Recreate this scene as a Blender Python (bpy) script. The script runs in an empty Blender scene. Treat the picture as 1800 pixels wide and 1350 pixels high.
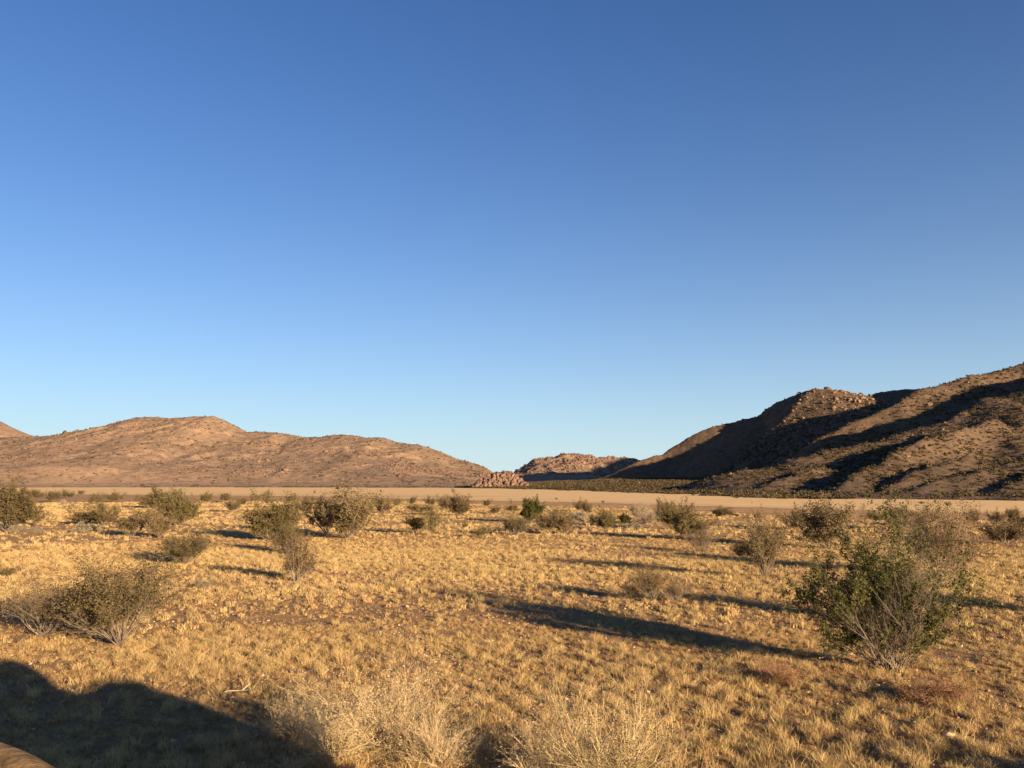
import bpy, math, random
import numpy as np
from mathutils import Vector, Matrix

R = math.radians
SC = bpy.context.scene
COL = SC.collection

# ------------------------------------------------------------------ camera
F_PX, W_PX, H_PX = 1450.0, 1800.0, 1350.0
CAM_H = 2.8
PITCH = math.atan((848 - 675) / F_PX)
cd = bpy.data.cameras.new('camera')
cam = bpy.data.objects.new('camera', cd)
COL.objects.link(cam)
cam.location = (0, 0, CAM_H)
cam.rotation_euler = (R(90) + PITCH, 0, 0)
cd.sensor_width = 36
cd.lens = F_PX / W_PX * 36
cd.clip_start = 0.05
cd.clip_end = 30000
SC.camera = cam

# ------------------------------------------------------------------ light
SUN_EL = R(10.7)
TO_SUN = Vector((0.65, -0.76, 0)).normalized()
SUN_AZ = math.atan2(TO_SUN.x, TO_SUN.y)          # clockwise from +Y
world = bpy.data.worlds.new('World')
SC.world = world
world.use_nodes = True
wn = world.node_tree
for n in list(wn.nodes):
    wn.nodes.remove(n)
wo = wn.nodes.new('ShaderNodeOutputWorld')
bg = wn.nodes.new('ShaderNodeBackground')
sky = wn.nodes.new('ShaderNodeTexSky')
sky.sky_type = 'NISHITA'
sky.sun_disc = False
sky.sun_elevation = SUN_EL
sky.sun_rotation = SUN_AZ
sky.altitude = 900
sky.air_density = 1.0
sky.dust_density = 0.7
sky.ozone_density = 4.6
bg.inputs['Strength'].default_value = 0.052
# pale air low over the horizon, the same all round
tc = wn.nodes.new('ShaderNodeTexCoord'); sx_ = wn.nodes.new('ShaderNodeSeparateXYZ')
wn.links.new(tc.outputs['Generated'], sx_.inputs[0])
m1 = wn.nodes.new('ShaderNodeMath'); m1.operation = 'MULTIPLY'; m1.inputs[1].default_value = -6.8
ab = wn.nodes.new('ShaderNodeMath'); ab.operation = 'ABSOLUTE'
wn.links.new(sx_.outputs[2], ab.inputs[0]); wn.links.new(ab.outputs[0], m1.inputs[0])
m2 = wn.nodes.new('ShaderNodeMath'); m2.operation = 'EXPONENT'; wn.links.new(m1.outputs[0], m2.inputs[0])
m3 = wn.nodes.new('ShaderNodeMath'); m3.operation = 'MULTIPLY'; m3.inputs[1].default_value = 0.92
wn.links.new(m2.outputs[0], m3.inputs[0])
mxs = wn.nodes.new('ShaderNodeMix'); mxs.data_type = 'RGBA'
mxs.inputs[7].default_value = (4.1, 5.15, 5.5, 1)
hsv = wn.nodes.new('ShaderNodeHueSaturation')
hsv.inputs['Hue'].default_value = 0.508; hsv.inputs['Saturation'].default_value = 1.06
wn.links.new(sky.outputs[0], hsv.inputs['Color'])
wn.links.new(m3.outputs[0], mxs.inputs[0]); wn.links.new(hsv.outputs[0], mxs.inputs[6])
wn.links.new(mxs.outputs[2], bg.inputs[0])
wn.links.new(bg.outputs[0], wo.inputs[0])

sd = bpy.data.lights.new('sun', 'SUN')
sd.energy = 5.0
sd.angle = R(0.5)
sd.color = (1.0, 0.75, 0.47)
sun = bpy.data.objects.new('sun', sd)
COL.objects.link(sun)
dirv = Vector((TO_SUN.x * math.cos(SUN_EL), TO_SUN.y * math.cos(SUN_EL), math.sin(SUN_EL)))
sun.rotation_euler = dirv.to_track_quat('Z', 'Y').to_euler()
sun.location = (20, -25, 30)

vs = SC.view_settings
vs.view_transform = 'Standard'
vs.look = 'None'
vs.gamma = 1
vs.exposure = 1.65
vs.use_curve_mapping = False
SC.cycles.max_bounces = 4
SC.cycles.diffuse_bounces = 2

# ------------------------------------------------------------------ projection helpers
CP, SP = math.cos(PITCH), math.sin(PITCH)
def ray(px, py):
    u = (px - 900) / F_PX
    v = (675 - py) / F_PX
    return u, CP - SP * v, SP + CP * v
def gp(px, py, z=0.0):
    """the ground point seen at a pixel of the photograph"""
    x, y, dz = ray(px, py)
    t = (z - CAM_H) / dz
    return x * t, y * t
def wp(px, py, D):
    """the point seen at a pixel at a distance D ahead"""
    x, y, z = ray(px, py)
    t = D / y
    return x * t, D, CAM_H + z * t

# ------------------------------------------------------------------ noise
def _hash(i, j, seed):
    h = (i.astype(np.int64) * 374761393 + j.astype(np.int64) * 668265263 + seed * 1274126177) & 0xffffffff
    h = ((h ^ (h >> 13)) * 1274126177) & 0xffffffff
    h = (h ^ (h >> 16)) & 0xffffffff
    return h / 4294967295.0
def pn(x, y, seed=0):
    x = np.asarray(x, float); y = np.asarray(y, float)
    xi = np.floor(x); yi = np.floor(y)
    xf = x - xi; yf = y - yi
    u = xf * xf * xf * (xf * (xf * 6 - 15) + 10); v = yf * yf * yf * (yf * (yf * 6 - 15) + 10)
    def g(a, b):
        an = _hash(xi + a, yi + b, seed) * 2 * math.pi
        return np.cos(an) * (xf - a) + np.sin(an) * (yf - b)
    n0 = g(0, 0) * (1 - u) + g(1, 0) * u
    n1 = g(0, 1) * (1 - u) + g(1, 1) * u
    return (n0 * (1 - v) + n1 * v) * 1.5
def fbm(x, y, octv=4, seed=0, gain=0.5):
    s = 0; a = 1.0; t = 0
    for o in range(octv):
        s = s + a * pn(x * 2 ** o + 17.3 * o, y * 2 ** o - 9.1 * o, seed + o * 7)
        t += a; a *= gain
    return s / t
def ridged(x, y, octv=4, seed=0):
    s = 0; a = 1.0; t = 0
    for o in range(octv):
        s = s + a * (1 - np.abs(pn(x * 2 ** o + 5.7 * o, y * 2 ** o, seed + o * 5)) * 2)
        t += a; a *= 0.5
    return s / t
def sstep(t):
    t = np.clip(t, 0, 1)
    return t * t * (3 - 2 * t)

# ------------------------------------------------------------------ materials
def new_mat(name):
    m = bpy.data.materials.new(name)
    m.use_nodes = True
    nt = m.node_tree
    b = nt.nodes['Principled BSDF']
    b.inputs['Roughness'].default_value = 0.9
    b.inputs['Specular IOR Level'].default_value = 0.15
    return m, nt, b
def node(nt, t, **kw):
    n = nt.nodes.new(t)
    for k, v in kw.items():
        setattr(n, k, v)
    return n
def coords(nt, scale=(1, 1, 1), kind='geo'):
    if kind == 'geo':
        g = node(nt, 'ShaderNodeNewGeometry'); out = g.outputs['Position']
    else:
        g = node(nt, 'ShaderNodeTexCoord'); out = g.outputs['Object']
    mp = node(nt, 'ShaderNodeMapping')
    mp.inputs['Scale'].default_value = scale
    nt.links.new(out, mp.inputs[0])
    return mp.outputs[0]
def noise(nt, vec, scale, detail=4, rough=0.55):
    n = node(nt, 'ShaderNodeTexNoise')
    n.inputs['Scale'].default_value = scale
    n.inputs['Detail'].default_value = detail
    n.inputs['Roughness'].default_value = rough
    if vec is not None:
        nt.links.new(vec, n.inputs['Vector'])
    return n.outputs['Fac']
def ramp(nt, fac, stops):
    r = node(nt, 'ShaderNodeValToRGB')
    e = r.color_ramp.elements
    while len(e) < len(stops):
        e.new(0.5)
    for k, (p, c) in enumerate(stops):
        e[k].position = p
        e[k].color = (*c, 1) if len(c) == 3 else c
    nt.links.new(fac, r.inputs[0])
    return r.outputs[0]
def mixc(nt, fac, a, b, mode='MIX'):
    m = node(nt, 'ShaderNodeMix', data_type='RGBA', blend_type=mode)
    if isinstance(fac, (int, float)):
        m.inputs[0].default_value = fac
    else:
        nt.links.new(fac, m.inputs[0])
    for sock, v in ((m.inputs[6], a), (m.inputs[7], b)):
        if isinstance(v, tuple):
            sock.default_value = (*v, 1)
        else:
            nt.links.new(v, sock)
    return m.outputs[2]
def bump(nt, b, h, strength, dist):
    n = node(nt, 'ShaderNodeBump')
    n.inputs['Strength'].default_value = strength
    n.inputs['Distance'].default_value = dist
    nt.links.new(h, n.inputs['Height'])
    nt.links.new(n.outputs[0], b.inputs['Normal'])

def mat_ground():
    m, nt, b = new_mat('desert_soil')
    v = coords(nt)
    big = noise(nt, v, 0.25, 5)
    mid = noise(nt, v, 2.2, 6, 0.65)
    fine = noise(nt, v, 28, 5, 0.7)
    c1 = ramp(nt, mid, [(0.25, (0.24, 0.132, 0.058)), (0.5, (0.36, 0.21, 0.095)), (0.75, (0.48, 0.31, 0.15))])
    c2 = ramp(nt, fine, [(0.3, (0.14, 0.075, 0.035)), (0.55, (0.32, 0.185, 0.085)), (0.75, (0.56, 0.39, 0.21))])
    c = mixc(nt, 0.5, c1, c2)
    c = mixc(nt, ramp(nt, big, [(0.35, (0, 0, 0)), (0.7, (0.5, 0.5, 0.5))]), c, (0.40, 0.26, 0.125))
    # straw litter in the field, bare reddish silt along the margin of the lake bed
    at = node(nt, 'ShaderNodeAttribute'); at.attribute_name = 'margin'
    silt = ramp(nt, noise(nt, coords(nt, (0.03, 0.25, 1)), 1.0, 5), [(0.3, (0.36, 0.205, 0.095)), (0.7, (0.46, 0.275, 0.135))])
    c = mixc(nt, at.outputs['Fac'], c, silt)
    nt.links.new(c, b.inputs['Base Color'])
    h = node(nt, 'ShaderNodeMath', operation='ADD')
    nt.links.new(fine, h.inputs[0]); nt.links.new(mid, h.inputs[1])
    bump(nt, b, h.outputs[0], 1.0, 0.09)
    return m
def mat_playa():
    m, nt, b = new_mat('lake_bed_silt')
    v = coords(nt, (0.012, 0.09, 1))
    n1 = noise(nt, v, 1.0, 6, 0.6)
    n2 = noise(nt, coords(nt, (0.05, 0.6, 1)), 1.0, 4, 0.6)
    c = ramp(nt, n1, [(0.3, (0.64, 0.405, 0.165)), (0.5, (0.73, 0.475, 0.20)), (0.7, (0.78, 0.525, 0.235))])
    at = node(nt, 'ShaderNodeAttribute'); at.attribute_name = 'across'
    ad = node(nt, 'ShaderNodeMath', operation='ADD')
    n5 = noise(nt, coords(nt, (0.015, 0.05, 1)), 1.0, 5, 0.6)
    nt.links.new(at.outputs['Fac'], ad.inputs[0]); nt.links.new(n5, ad.inputs[1])
    c = mixc(nt, ramp(nt, ad.outputs[0], [(0.40, (0, 0, 0)), (0.62, (1, 1, 1))]), (0.48, 0.295, 0.14), c)
    c = mixc(nt, 0.35, c, ramp(nt, n2, [(0.3, (0.54, 0.345, 0.145)), (0.7, (0.76, 0.52, 0.24))]))
    nt.links.new(c, b.inputs['Base Color'])
    return m
def mat_hill(name, light, mid, dark, sc=1.0, spots=(0.09, 0.075, 0.035)):
    m, nt, b = new_mat(name)
    v = coords(nt)
    n1 = noise(nt, v, 0.018 * sc, 8, 0.62)
    n2 = noise(nt, v, 0.12 * sc, 7, 0.7)
    n3 = noise(nt, v, 0.55 * sc, 6, 0.75)
    c = ramp(nt, n1, [(0.36, dark), (0.5, mid), (0.62, light)])
    c = mixc(nt, 0.62, c, ramp(nt, n2, [(0.42, dark), (0.49, mid), (0.60, light)]))
    c = mixc(nt, ramp(nt, n3, [(0.54, (0, 0, 0)), (0.64, (0.6, 0.6, 0.6))]), c, spots)
    nt.links.new(c, b.inputs['Base Color'])
    bump(nt, b, n3, 0.8, 0.9)
    return m
def mat_simple(name, cols, scale=3.0, rnd=0.0, kind='obj', rough=0.9, transl=0.0, bmp=0.0):
    m, nt, b = new_mat(name)
    b.inputs['Roughness'].default_value = rough
    v = coords(nt, (1, 1, 1), kind)
    n = noise(nt, v, scale, 4)
    k = len(cols)
    c = ramp(nt, n, [(0.3 + 0.4 * i / (k - 1), q) for i, q in enumerate(cols)])
    if rnd:
        oi = node(nt, 'ShaderNodeObjectInfo')
        hs = node(nt, 'ShaderNodeHueSaturation')
        mr = node(nt, 'ShaderNodeMapRange')
        mr.inputs['To Min'].default_value = 1 - rnd
        mr.inputs['To Max'].default_value = 1 + rnd
        nt.links.new(oi.outputs['Random'], mr.inputs['Value'])
        nt.links.new(mr.outputs[0], hs.inputs['Value'])
        mr2 = node(nt, 'ShaderNodeMapRange')
        mr2.inputs['To Min'].default_value = 0.5 - rnd * 0.05
        mr2.inputs['To Max'].default_value = 0.5 + rnd * 0.05
        ml = node(nt, 'ShaderNodeMath', operation='FRACT')
        mm = node(nt, 'ShaderNodeMath', operation='MULTIPLY'); mm.inputs[1].default_value = 7.13
        nt.links.new(oi.outputs['Random'], mm.inputs[0]); nt.links.new(mm.outputs[0], ml.inputs[0])
        nt.links.new(ml.outputs[0], mr2.inputs['Value'])
        nt.links.new(mr2.outputs[0], hs.inputs['Hue'])
        nt.links.new(c, hs.inputs['Color'])
        c = hs.outputs[0]
    nt.links.new(c, b.inputs['Base Color'])
    if bmp:
        bump(nt, b, n, 0.7, bmp)
    if transl:
        out = nt.nodes['Material Output']
        tr = node(nt, 'ShaderNodeBsdfTranslucent')
        nt.links.new(c, tr.inputs[0])
        mx = node(nt, 'ShaderNodeMixShader'); mx.inputs[0].default_value = transl
        nt.links.new(b.outputs[0], mx.inputs[1]); nt.links.new(tr.outputs[0], mx.inputs[2])
        nt.links.new(mx.outputs[0], out.inputs[0])
    return m

M = {}
M['ground'] = mat_ground()
M['playa'] = mat_playa()
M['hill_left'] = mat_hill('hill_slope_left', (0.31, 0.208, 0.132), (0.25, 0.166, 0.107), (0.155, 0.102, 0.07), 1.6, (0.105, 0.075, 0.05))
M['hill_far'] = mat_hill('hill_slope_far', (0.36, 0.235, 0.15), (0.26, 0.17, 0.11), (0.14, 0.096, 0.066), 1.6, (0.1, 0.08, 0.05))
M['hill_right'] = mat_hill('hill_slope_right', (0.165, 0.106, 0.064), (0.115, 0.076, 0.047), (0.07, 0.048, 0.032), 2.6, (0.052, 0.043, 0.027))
M['rock'] = mat_simple('granite', [(0.095, 0.062, 0.042), (0.155, 0.102, 0.068), (0.24, 0.165, 0.11)], 0.9, 0.25, bmp=0.2)
M['rock_red'] = mat_simple('dark_granite', [(0.08, 0.05, 0.037), (0.135, 0.083, 0.06), (0.19, 0.122, 0.087)], 0.6, 0.2, bmp=0.3)
M['straw'] = mat_simple('dry_grass', [(0.36, 0.245, 0.105), (0.57, 0.42, 0.20)], 9, 0.22, transl=0.25)
M['straw2'] = mat_simple('dry_brown_grass', [(0.27, 0.165, 0.07), (0.42, 0.27, 0.12)], 9, 0.25, transl=0.2)
M['bark'] = mat_simple('grey_bark', [(0.12, 0.094, 0.068), (0.28, 0.225, 0.165)], 6, 0.1)
M['bark_pale'] = mat_simple('pale_twig', [(0.38, 0.275, 0.15), (0.62, 0.475, 0.28)], 6, 0.08)
M['bark_pink'] = mat_simple('pinkish_twig', [(0.30, 0.20, 0.14), (0.44, 0.31, 0.22)], 6, 0.1)
M['leaf'] = mat_simple('olive_leaf', [(0.095, 0.074, 0.03), (0.165, 0.126, 0.055)], 5, 0.15, transl=0.25)
M['leaf_brown'] = mat_simple('brown_olive_leaf', [(0.105, 0.074, 0.036), (0.18, 0.127, 0.063)], 5, 0.15, transl=0.2)
M['leaf_green'] = mat_simple('green_leaf', [(0.055, 0.056, 0.016), (0.115, 0.11, 0.036)], 5, 0.1, transl=0.3)
M['leaf_pale'] = mat_simple('dry_leaflet', [(0.48, 0.36, 0.18), (0.64, 0.50, 0.27)], 8, 0.1, transl=0.2)
M['leaf_grey'] = mat_simple('grey_leaf', [(0.24, 0.19, 0.13), (0.38, 0.31, 0.22)], 8, 0.1, transl=0.2)
M['leaf_rust'] = mat_simple('rusty_dry_leaf', [(0.22, 0.115, 0.055), (0.34, 0.19, 0.095)], 8, 0.1, transl=0.2)
M['hillbush'] = mat_simple('hill_bush', [(0.045, 0.034, 0.018), (0.09, 0.067, 0.034)], 3, 0.3)
M['wood'] = mat_simple('golden_timber', [(0.26, 0.15, 0.06), (0.50, 0.31, 0.14)], 5, 0, bmp=0.01)  # golden tan timber, tone varied by noise
def mat_timber():
    m, nt, b = new_mat('weathered_timber')
    n = noise(nt, coords(nt, (20, 20, 110), 'obj'), 1.0, 6, 0.7)
    n2 = noise(nt, coords(nt, (5, 5, 40), 'obj'), 1.0, 4, 0.6)
    c = mixc(nt, 0.45, ramp(nt, n, [(0.38, (0.05, 0.026, 0.010)), (0.5, (0.26, 0.15, 0.055)), (0.62, (0.48, 0.30, 0.12))]), ramp(nt, n2, [(0.42, (0.09, 0.048, 0.017)), (0.58, (0.42, 0.255, 0.095))]))
    nt.links.new(c, b.inputs['Base Color'])
    bump(nt, b, n, 0.8, 0.01)
    return m
M['timber'] = mat_timber()
M['paint'] = mat_simple('tan_paint', [(0.36, 0.27, 0.17), (0.42, 0.32, 0.2)], 2, 0, rough=0.5)
M['dark'] = mat_simple('black_rubber', [(0.02, 0.02, 0.02), (0.035, 0.035, 0.035)], 4)
M['glass'] = mat_simple('window_glass', [(0.03, 0.035, 0.04), (0.05, 0.055, 0.06)], 1, rough=0.1)

# ------------------------------------------------------------------ object helpers
def mesh_np(name, verts, faces, mat=None, smooth=False):
    """faces: (N,3) or (N,4) array, or a list of such arrays"""
    me = bpy.data.meshes.new(name)
    verts = np.asarray(verts, np.float32)
    if not isinstance(faces, list):
        faces = [faces]
    faces = [np.asarray(f, np.int32) for f in faces if len(f)]
    loops = np.concatenate([f.ravel() for f in faces])
    tot = np.concatenate([np.full(len(f), f.shape[1], np.int32) for f in faces])
    start = np.concatenate([[0], np.cumsum(tot)[:-1]]).astype(np.int32)
    me.vertices.add(len(verts)); me.vertices.foreach_set('co', verts.ravel())
    me.loops.add(len(loops)); me.loops.foreach_set('vertex_index', loops)
    me.polygons.add(len(tot)); me.polygons.foreach_set('loop_start', start)
    if smooth:
        me.polygons.foreach_set('use_smooth', np.ones(len(tot), bool))
    me.update(calc_edges=True)
    if mat:
        me.materials.append(mat)
    return me
def link(name, me, parent=None):
    o = bpy.data.objects.new(name, me)
    COL.objects.link(o)
    if parent:
        o.parent = parent
    return o
def tag(o, label=None, cat=None, group=None, kind=None):
    if label: o['label'] = label
    if cat: o['category'] = cat
    if group: o['group'] = group
    if kind: o['kind'] = kind
    return o
def grid_mesh(name, X, Y, Z, mat, keep=None, smooth=True):
    ny, nx = X.shape
    idx = np.arange(nx * ny).reshape(ny, nx)
    q = np.stack([idx[:-1, :-1], idx[:-1, 1:], idx[1:, 1:], idx[1:, :-1]], -1).reshape(-1, 4)
    V = np.stack([X.ravel(), Y.ravel(), Z.ravel()], -1)
    if keep is not None:
        q = q[keep.ravel()[q].any(axis=1)]
        used = np.unique(q); mp = np.zeros(len(V), np.int64); mp[used] = np.arange(len(used))
        V = V[used]; q = mp[q]
    return mesh_np(name, V, q, mat, smooth), V

# ------------------------------------------------------------------ ground
NEAR = np.array([gp(*p) for p in [(-900, 866), (-100, 867.5), (0, 868), (250, 870), (420, 871.5), (550, 873), (700, 877),
        (850, 880), (950, 882), (1100, 886), (1200, 889), (1300, 892), (1500, 897), (1700, 902), (1900, 907), (3200, 925)]])
GRASS = np.array([gp(*p) for p in [(-900, 868), (0, 869.5), (250, 872), (420, 875), (550, 880), (700, 883),
        (850, 887), (950, 891), (1100, 896), (1200, 899), (1300, 903), (1500, 911), (1700, 918), (1900, 924), (3200, 950)]])
FAR = np.array([gp(*p) for p in [(-1600, 858), (0, 857), (400, 856.6), (700, 857), (860, 858.5), (930, 860), (1000, 862), (1100, 865),
        (1200, 868), (1300, 872.5), (1500, 877.5), (1800, 881.5), (2600, 892), (5200, 915)]])
def bearing_line(P, X, Y):
    """signed distance ahead of a boundary, looked up by bearing"""
    b = np.arctan2(P[:, 0], P[:, 1]); r = np.hypot(P[:, 0], P[:, 1])
    B = np.arctan2(X, Y)
    return np.hypot(X, Y) - np.interp(B, b, r)
def ground_z(X, Y):
    r = np.hypot(X, Y)
    fade = np.clip(1 - r / 75, 0, 1)
    return (fbm(X * 0.35, Y * 0.35, 4, 3) * 0.10 + fbm(X * 0.06, Y * 0.06, 2, 9) * 0.22 * np.clip(r / 12, 0, 1)
            + fbm(X * 2.6, Y * 2.6, 3, 5) * 0.05 * np.clip(1.6 - r / 25, 0, 1)) * fade

ang = np.concatenate([np.arange(-180, -52, 4.0), np.arange(-52, 52.01, 0.26), np.arange(56, 180.1, 4.0)])
rad = np.concatenate([np.linspace(0.3, 5, 12), 5.0 * (100 / 5.0) ** (np.arange(1, 301) / 300.0), 100.0 * (7000 / 100.0) ** (np.arange(1, 61) / 60.0)])
A, Rr = np.meshgrid(R(1) * ang, rad)
GX, GY = Rr * np.sin(A), Rr * np.cos(A)
GZ = ground_z(GX, GY)
gm, gv = grid_mesh('ground', GX, GY, GZ, M['ground'])
mg = sstep((bearing_line(GRASS, gv[:, 0], gv[:, 1]) + 0 + fbm(gv[:, 0] * 0.08, gv[:, 1] * 0.08, 3, 31) * 14) / 7)
mg = np.where(gv[:, 1] > 0, mg, 0)
at = gm.attributes.new('margin', 'FLOAT', 'POINT')
at.data.foreach_set('value', mg.astype(np.float32))
tag(link('ground', gm), kind='structure')

# dry lake bed: a thin sheet from its near to its far margin
pa = np.arange(-46, 46.01, 0.25) * R(1)
nb = np.arctan2(NEAR[:, 0], NEAR[:, 1]); nr = np.hypot(NEAR[:, 0], NEAR[:, 1])
fb = np.arctan2(FAR[:, 0], FAR[:, 1]); fr = np.hypot(FAR[:, 0], FAR[:, 1])
t = np.linspace(0, 1, 40)[:, None]
n0 = np.interp(pa, nb, nr) * (1 + 0.05 * fbm(pa * 40, pa * 0, 4, 4)); f0 = np.interp(pa, fb, fr) + 14
PR = n0 * (1 - t) + f0 * t
PXg, PYg = PR * np.sin(pa), PR * np.cos(pa)
pm, _ = grid_mesh('dry_lake_bed', PXg, PYg, np.full_like(PXg, 0.02), M['playa'])
_a = pm.attributes.new('across', 'FLOAT', 'POINT')
_a.data.foreach_set('value', np.broadcast_to(t, PXg.shape).astype(np.float32).ravel())
tag(link('dry_lake_bed', pm), kind='structure')

# ------------------------------------------------------------------ hills
def ridge(pts):
    """pts: (px, py, D, wl, wr): crest pixel, distance, width of left and right flank"""
    out = []
    for px, py, D, wl, wr in pts:
        x, y, z = wp(px, py, D)
        out.append((x, y, z, wl, wr))
    return np.array(out)
def ridge_h(rp, X, Y, expo, round_=0.02):
    best = np.zeros_like(X)
    for a, b in zip(rp[:-1], rp[1:]):
        dx, dy = b[0] - a[0], b[1] - a[1]
        L2 = dx * dx + dy * dy + 1e-9
        t = np.clip(((X - a[0]) * dx + (Y - a[1]) * dy) / L2, 0, 1)
        qx, qy = a[0] + t * dx, a[1] + t * dy
        d = np.hypot(X - qx, Y - qy)
        side = (dx * (Y - qy) - dy * (X - qx)) / (math.sqrt(L2) * np.maximum(d, 1e-6))   # -1 .. 1
        s = 0.5 - 0.5 * np.clip(side, -1, 1)
        s = sstep(s)
        w = (a[3] * (1 - t) + b[3] * t) * s + (a[4] * (1 - t) + b[4] * t) * (1 - s)
        h = a[2] * (1 - t) + b[2] * t
        q = np.sqrt((d / w) ** 2 + round_ ** 2) - round_
        best = np.maximum(best, h * np.clip(1 - q, 0, 1) ** expo)
    return best
def pmax(hs, p=7):
    m = np.maximum.reduce(hs) + 1e-6
    return m * sum((np.maximum(h, 0) / m) ** p for h in hs) ** (1 / p)

# crest lines; each runs from the camera's right to its left, so «left flank» is the side away from the sun
D_ = ridge([(3000, 560, 370, 80, 260), (2300, 530, 370, 75, 240), (2000, 612, 350, 65, 225), (1860, 662, 338, 60, 215), (1800, 686, 332, 56, 205), (1740, 702, 322, 50, 195), (1640, 744, 304, 44, 170), (1570, 767, 288, 42, 150),  # first points lie out of view, raised so the ridge throws more shade
            (1480, 791, 268, 38, 125), (1400, 809, 250, 36, 105), (1300, 829, 232, 32, 80), (1200, 850, 218, 26, 55), (1150, 860, 212, 20, 40)])
C_ = ridge([(3000, 440, 560, 90, 240), (2200, 490, 520, 90, 240), (1960, 568, 475, 85, 200), (1800, 637, 446, 75, 170), (1700, 661, 424, 70, 140), (1625, 681, 405, 65, 115), (1560, 711, 391, 60, 90), (1500, 738, 382, 56, 60),  # unseen right end raised to lengthen the shadow on the hill behind
            (1460, 758, 376, 50, 40), (1430, 775, 372, 40, 30)])
BC = ridge([(3000, 640, 700, 120, 260), (1800, 676, 620, 120, 260), (1640, 682, 606, 120, 250), (1585, 686, 595, 110, 230), (1545, 690, 585, 110, 230), (1525, 696, 575, 100, 210), (1480, 689, 560, 95, 200), (1440, 686, 552, 75, 200), (1418, 689, 550, 75, 190), (1388, 698, 550, 60, 180), (1362, 709, 552, 50, 170),
            (1342, 723, 556, 50, 110), (1332, 731, 560, 90, 80), (1310, 736, 560, 90, 66), (1280, 743, 560, 90, 58), (1250, 750, 560, 100, 54), (1232, 757, 560, 100, 50), (1210, 769, 560, 100, 44), (1180, 787, 560, 100, 34), (1166, 798, 558, 95, 30), (1150, 801, 556, 95, 28), (1115, 813, 552, 80, 24),
            (1095, 823, 550, 60, 20), (1070, 834, 548, 60, 16), (1035, 847, 545, 40, 12)])
B_ = ridge([(1425, 698, 535, 30, 170), (1385, 730, 510, 26, 130), (1350, 760, 495, 22, 90), (1322, 782, 485, 18, 60)])
S_ = [ridge(q) for q in (
    [(1740, 735, 268, 16, 30), (1655, 766, 240, 14, 28), (1590, 783, 220, 12, 26), (1540, 815, 196, 10, 24), (1510, 832, 182, 8, 20), (1465, 852, 168, 6, 16)],
    [(1700, 800, 200, 7, 22), (1634, 817, 188, 7, 20), (1580, 838, 170, 6, 18), (1542, 853, 160, 4, 12)],
    [(1740, 820, 186, 6, 20), (1668, 834, 172, 7, 20), (1630, 842, 164, 6, 18), (1590, 856, 154, 5, 14)],
    [(1880, 805, 190, 10, 24), (1800, 834, 165, 8, 22), (1756, 852, 152, 6, 16)],
    [(1440, 818, 215, 8, 22), (1360, 842, 196, 6, 18), (1300, 858, 180, 4, 12)],
)]
def crest_h(rp, X, Y, expo, round_=0.03, back=1.0):
    """a range that runs across the view: its crest height and line are looked up by X"""
    o = np.argsort(rp[:, 0]); q = rp[o]
    cz = np.interp(X, q[:, 0], q[:, 2]); cy = np.interp(X, q[:, 0], q[:, 1])
    wl = np.interp(X, q[:, 0], q[:, 3]); wr = np.interp(X, q[:, 0], q[:, 4])
    d = Y - cy
    w = np.where(d > 0, wl * back, wr)
    k = np.sqrt((d / w) ** 2 + round_ ** 2) - round_
    edge = np.clip((X - q[0, 0]) / 30 + 1, 0, 1)
    return cz * np.clip(1 - k, 0, 1) ** expo * edge
def right_h(X, Y):
    s = bearing_line(FAR, X, Y)
    wx = X + fbm(X * 0.02, Y * 0.02, 3, 71) * 10; wy = Y + fbm(X * 0.02, Y * 0.02, 3, 72) * 10
    up = [ridge_h(D_, wx, wy, 1.55), ridge_h(C_, wx, wy, 1.35), crest_h(BC, X, Y, 1.15, 0.06), ridge_h(B_, X, Y, 1.1)]
    g = pmax(up, 9)
    sp = np.maximum.reduce([ridge_h(q, X + (wx - X) * 0.3, Y + (wy - Y) * 0.3, 1.3) for q in S_])
    g = pmax([g, sp], 10)
    # gullies running down towards the camera's left
    u = (X * 0.55 + Y * 0.83); v = (X * 0.83 - Y * 0.55)
    gl = ridged(v * 0.035, u * 0.008, 4, 50) - 0.45
    rough = np.clip(g / 14, 0, 1) * (1 - 0.65 * sstep((Y - 250) / 60) * sstep((230 - X) / 80))
    g = g + gl * 1.5 * rough * np.clip(s / 40, 0, 1) + fbm(X * 0.07, Y * 0.07, 5, 52, 0.6) * 2.0 * rough + fbm(X * 0.4, Y * 0.4, 3, 53, 0.6) * 0.7 * np.clip(g / 6, 0.1, 1)
    fan = np.clip(s, 0, 600) * 0.016 * sstep((X / np.maximum(Y, 1) + 0.12) / 0.25) + sstep(s / 10) * 0.5
    g = pmax([g * sstep(s / 45), fan + fbm(X * 0.1, Y * 0.1, 4, 54) * 0.5 * sstep(s / 12)], 8)
    return np.where(s < 0, -0.5, g - 0.25)
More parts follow.
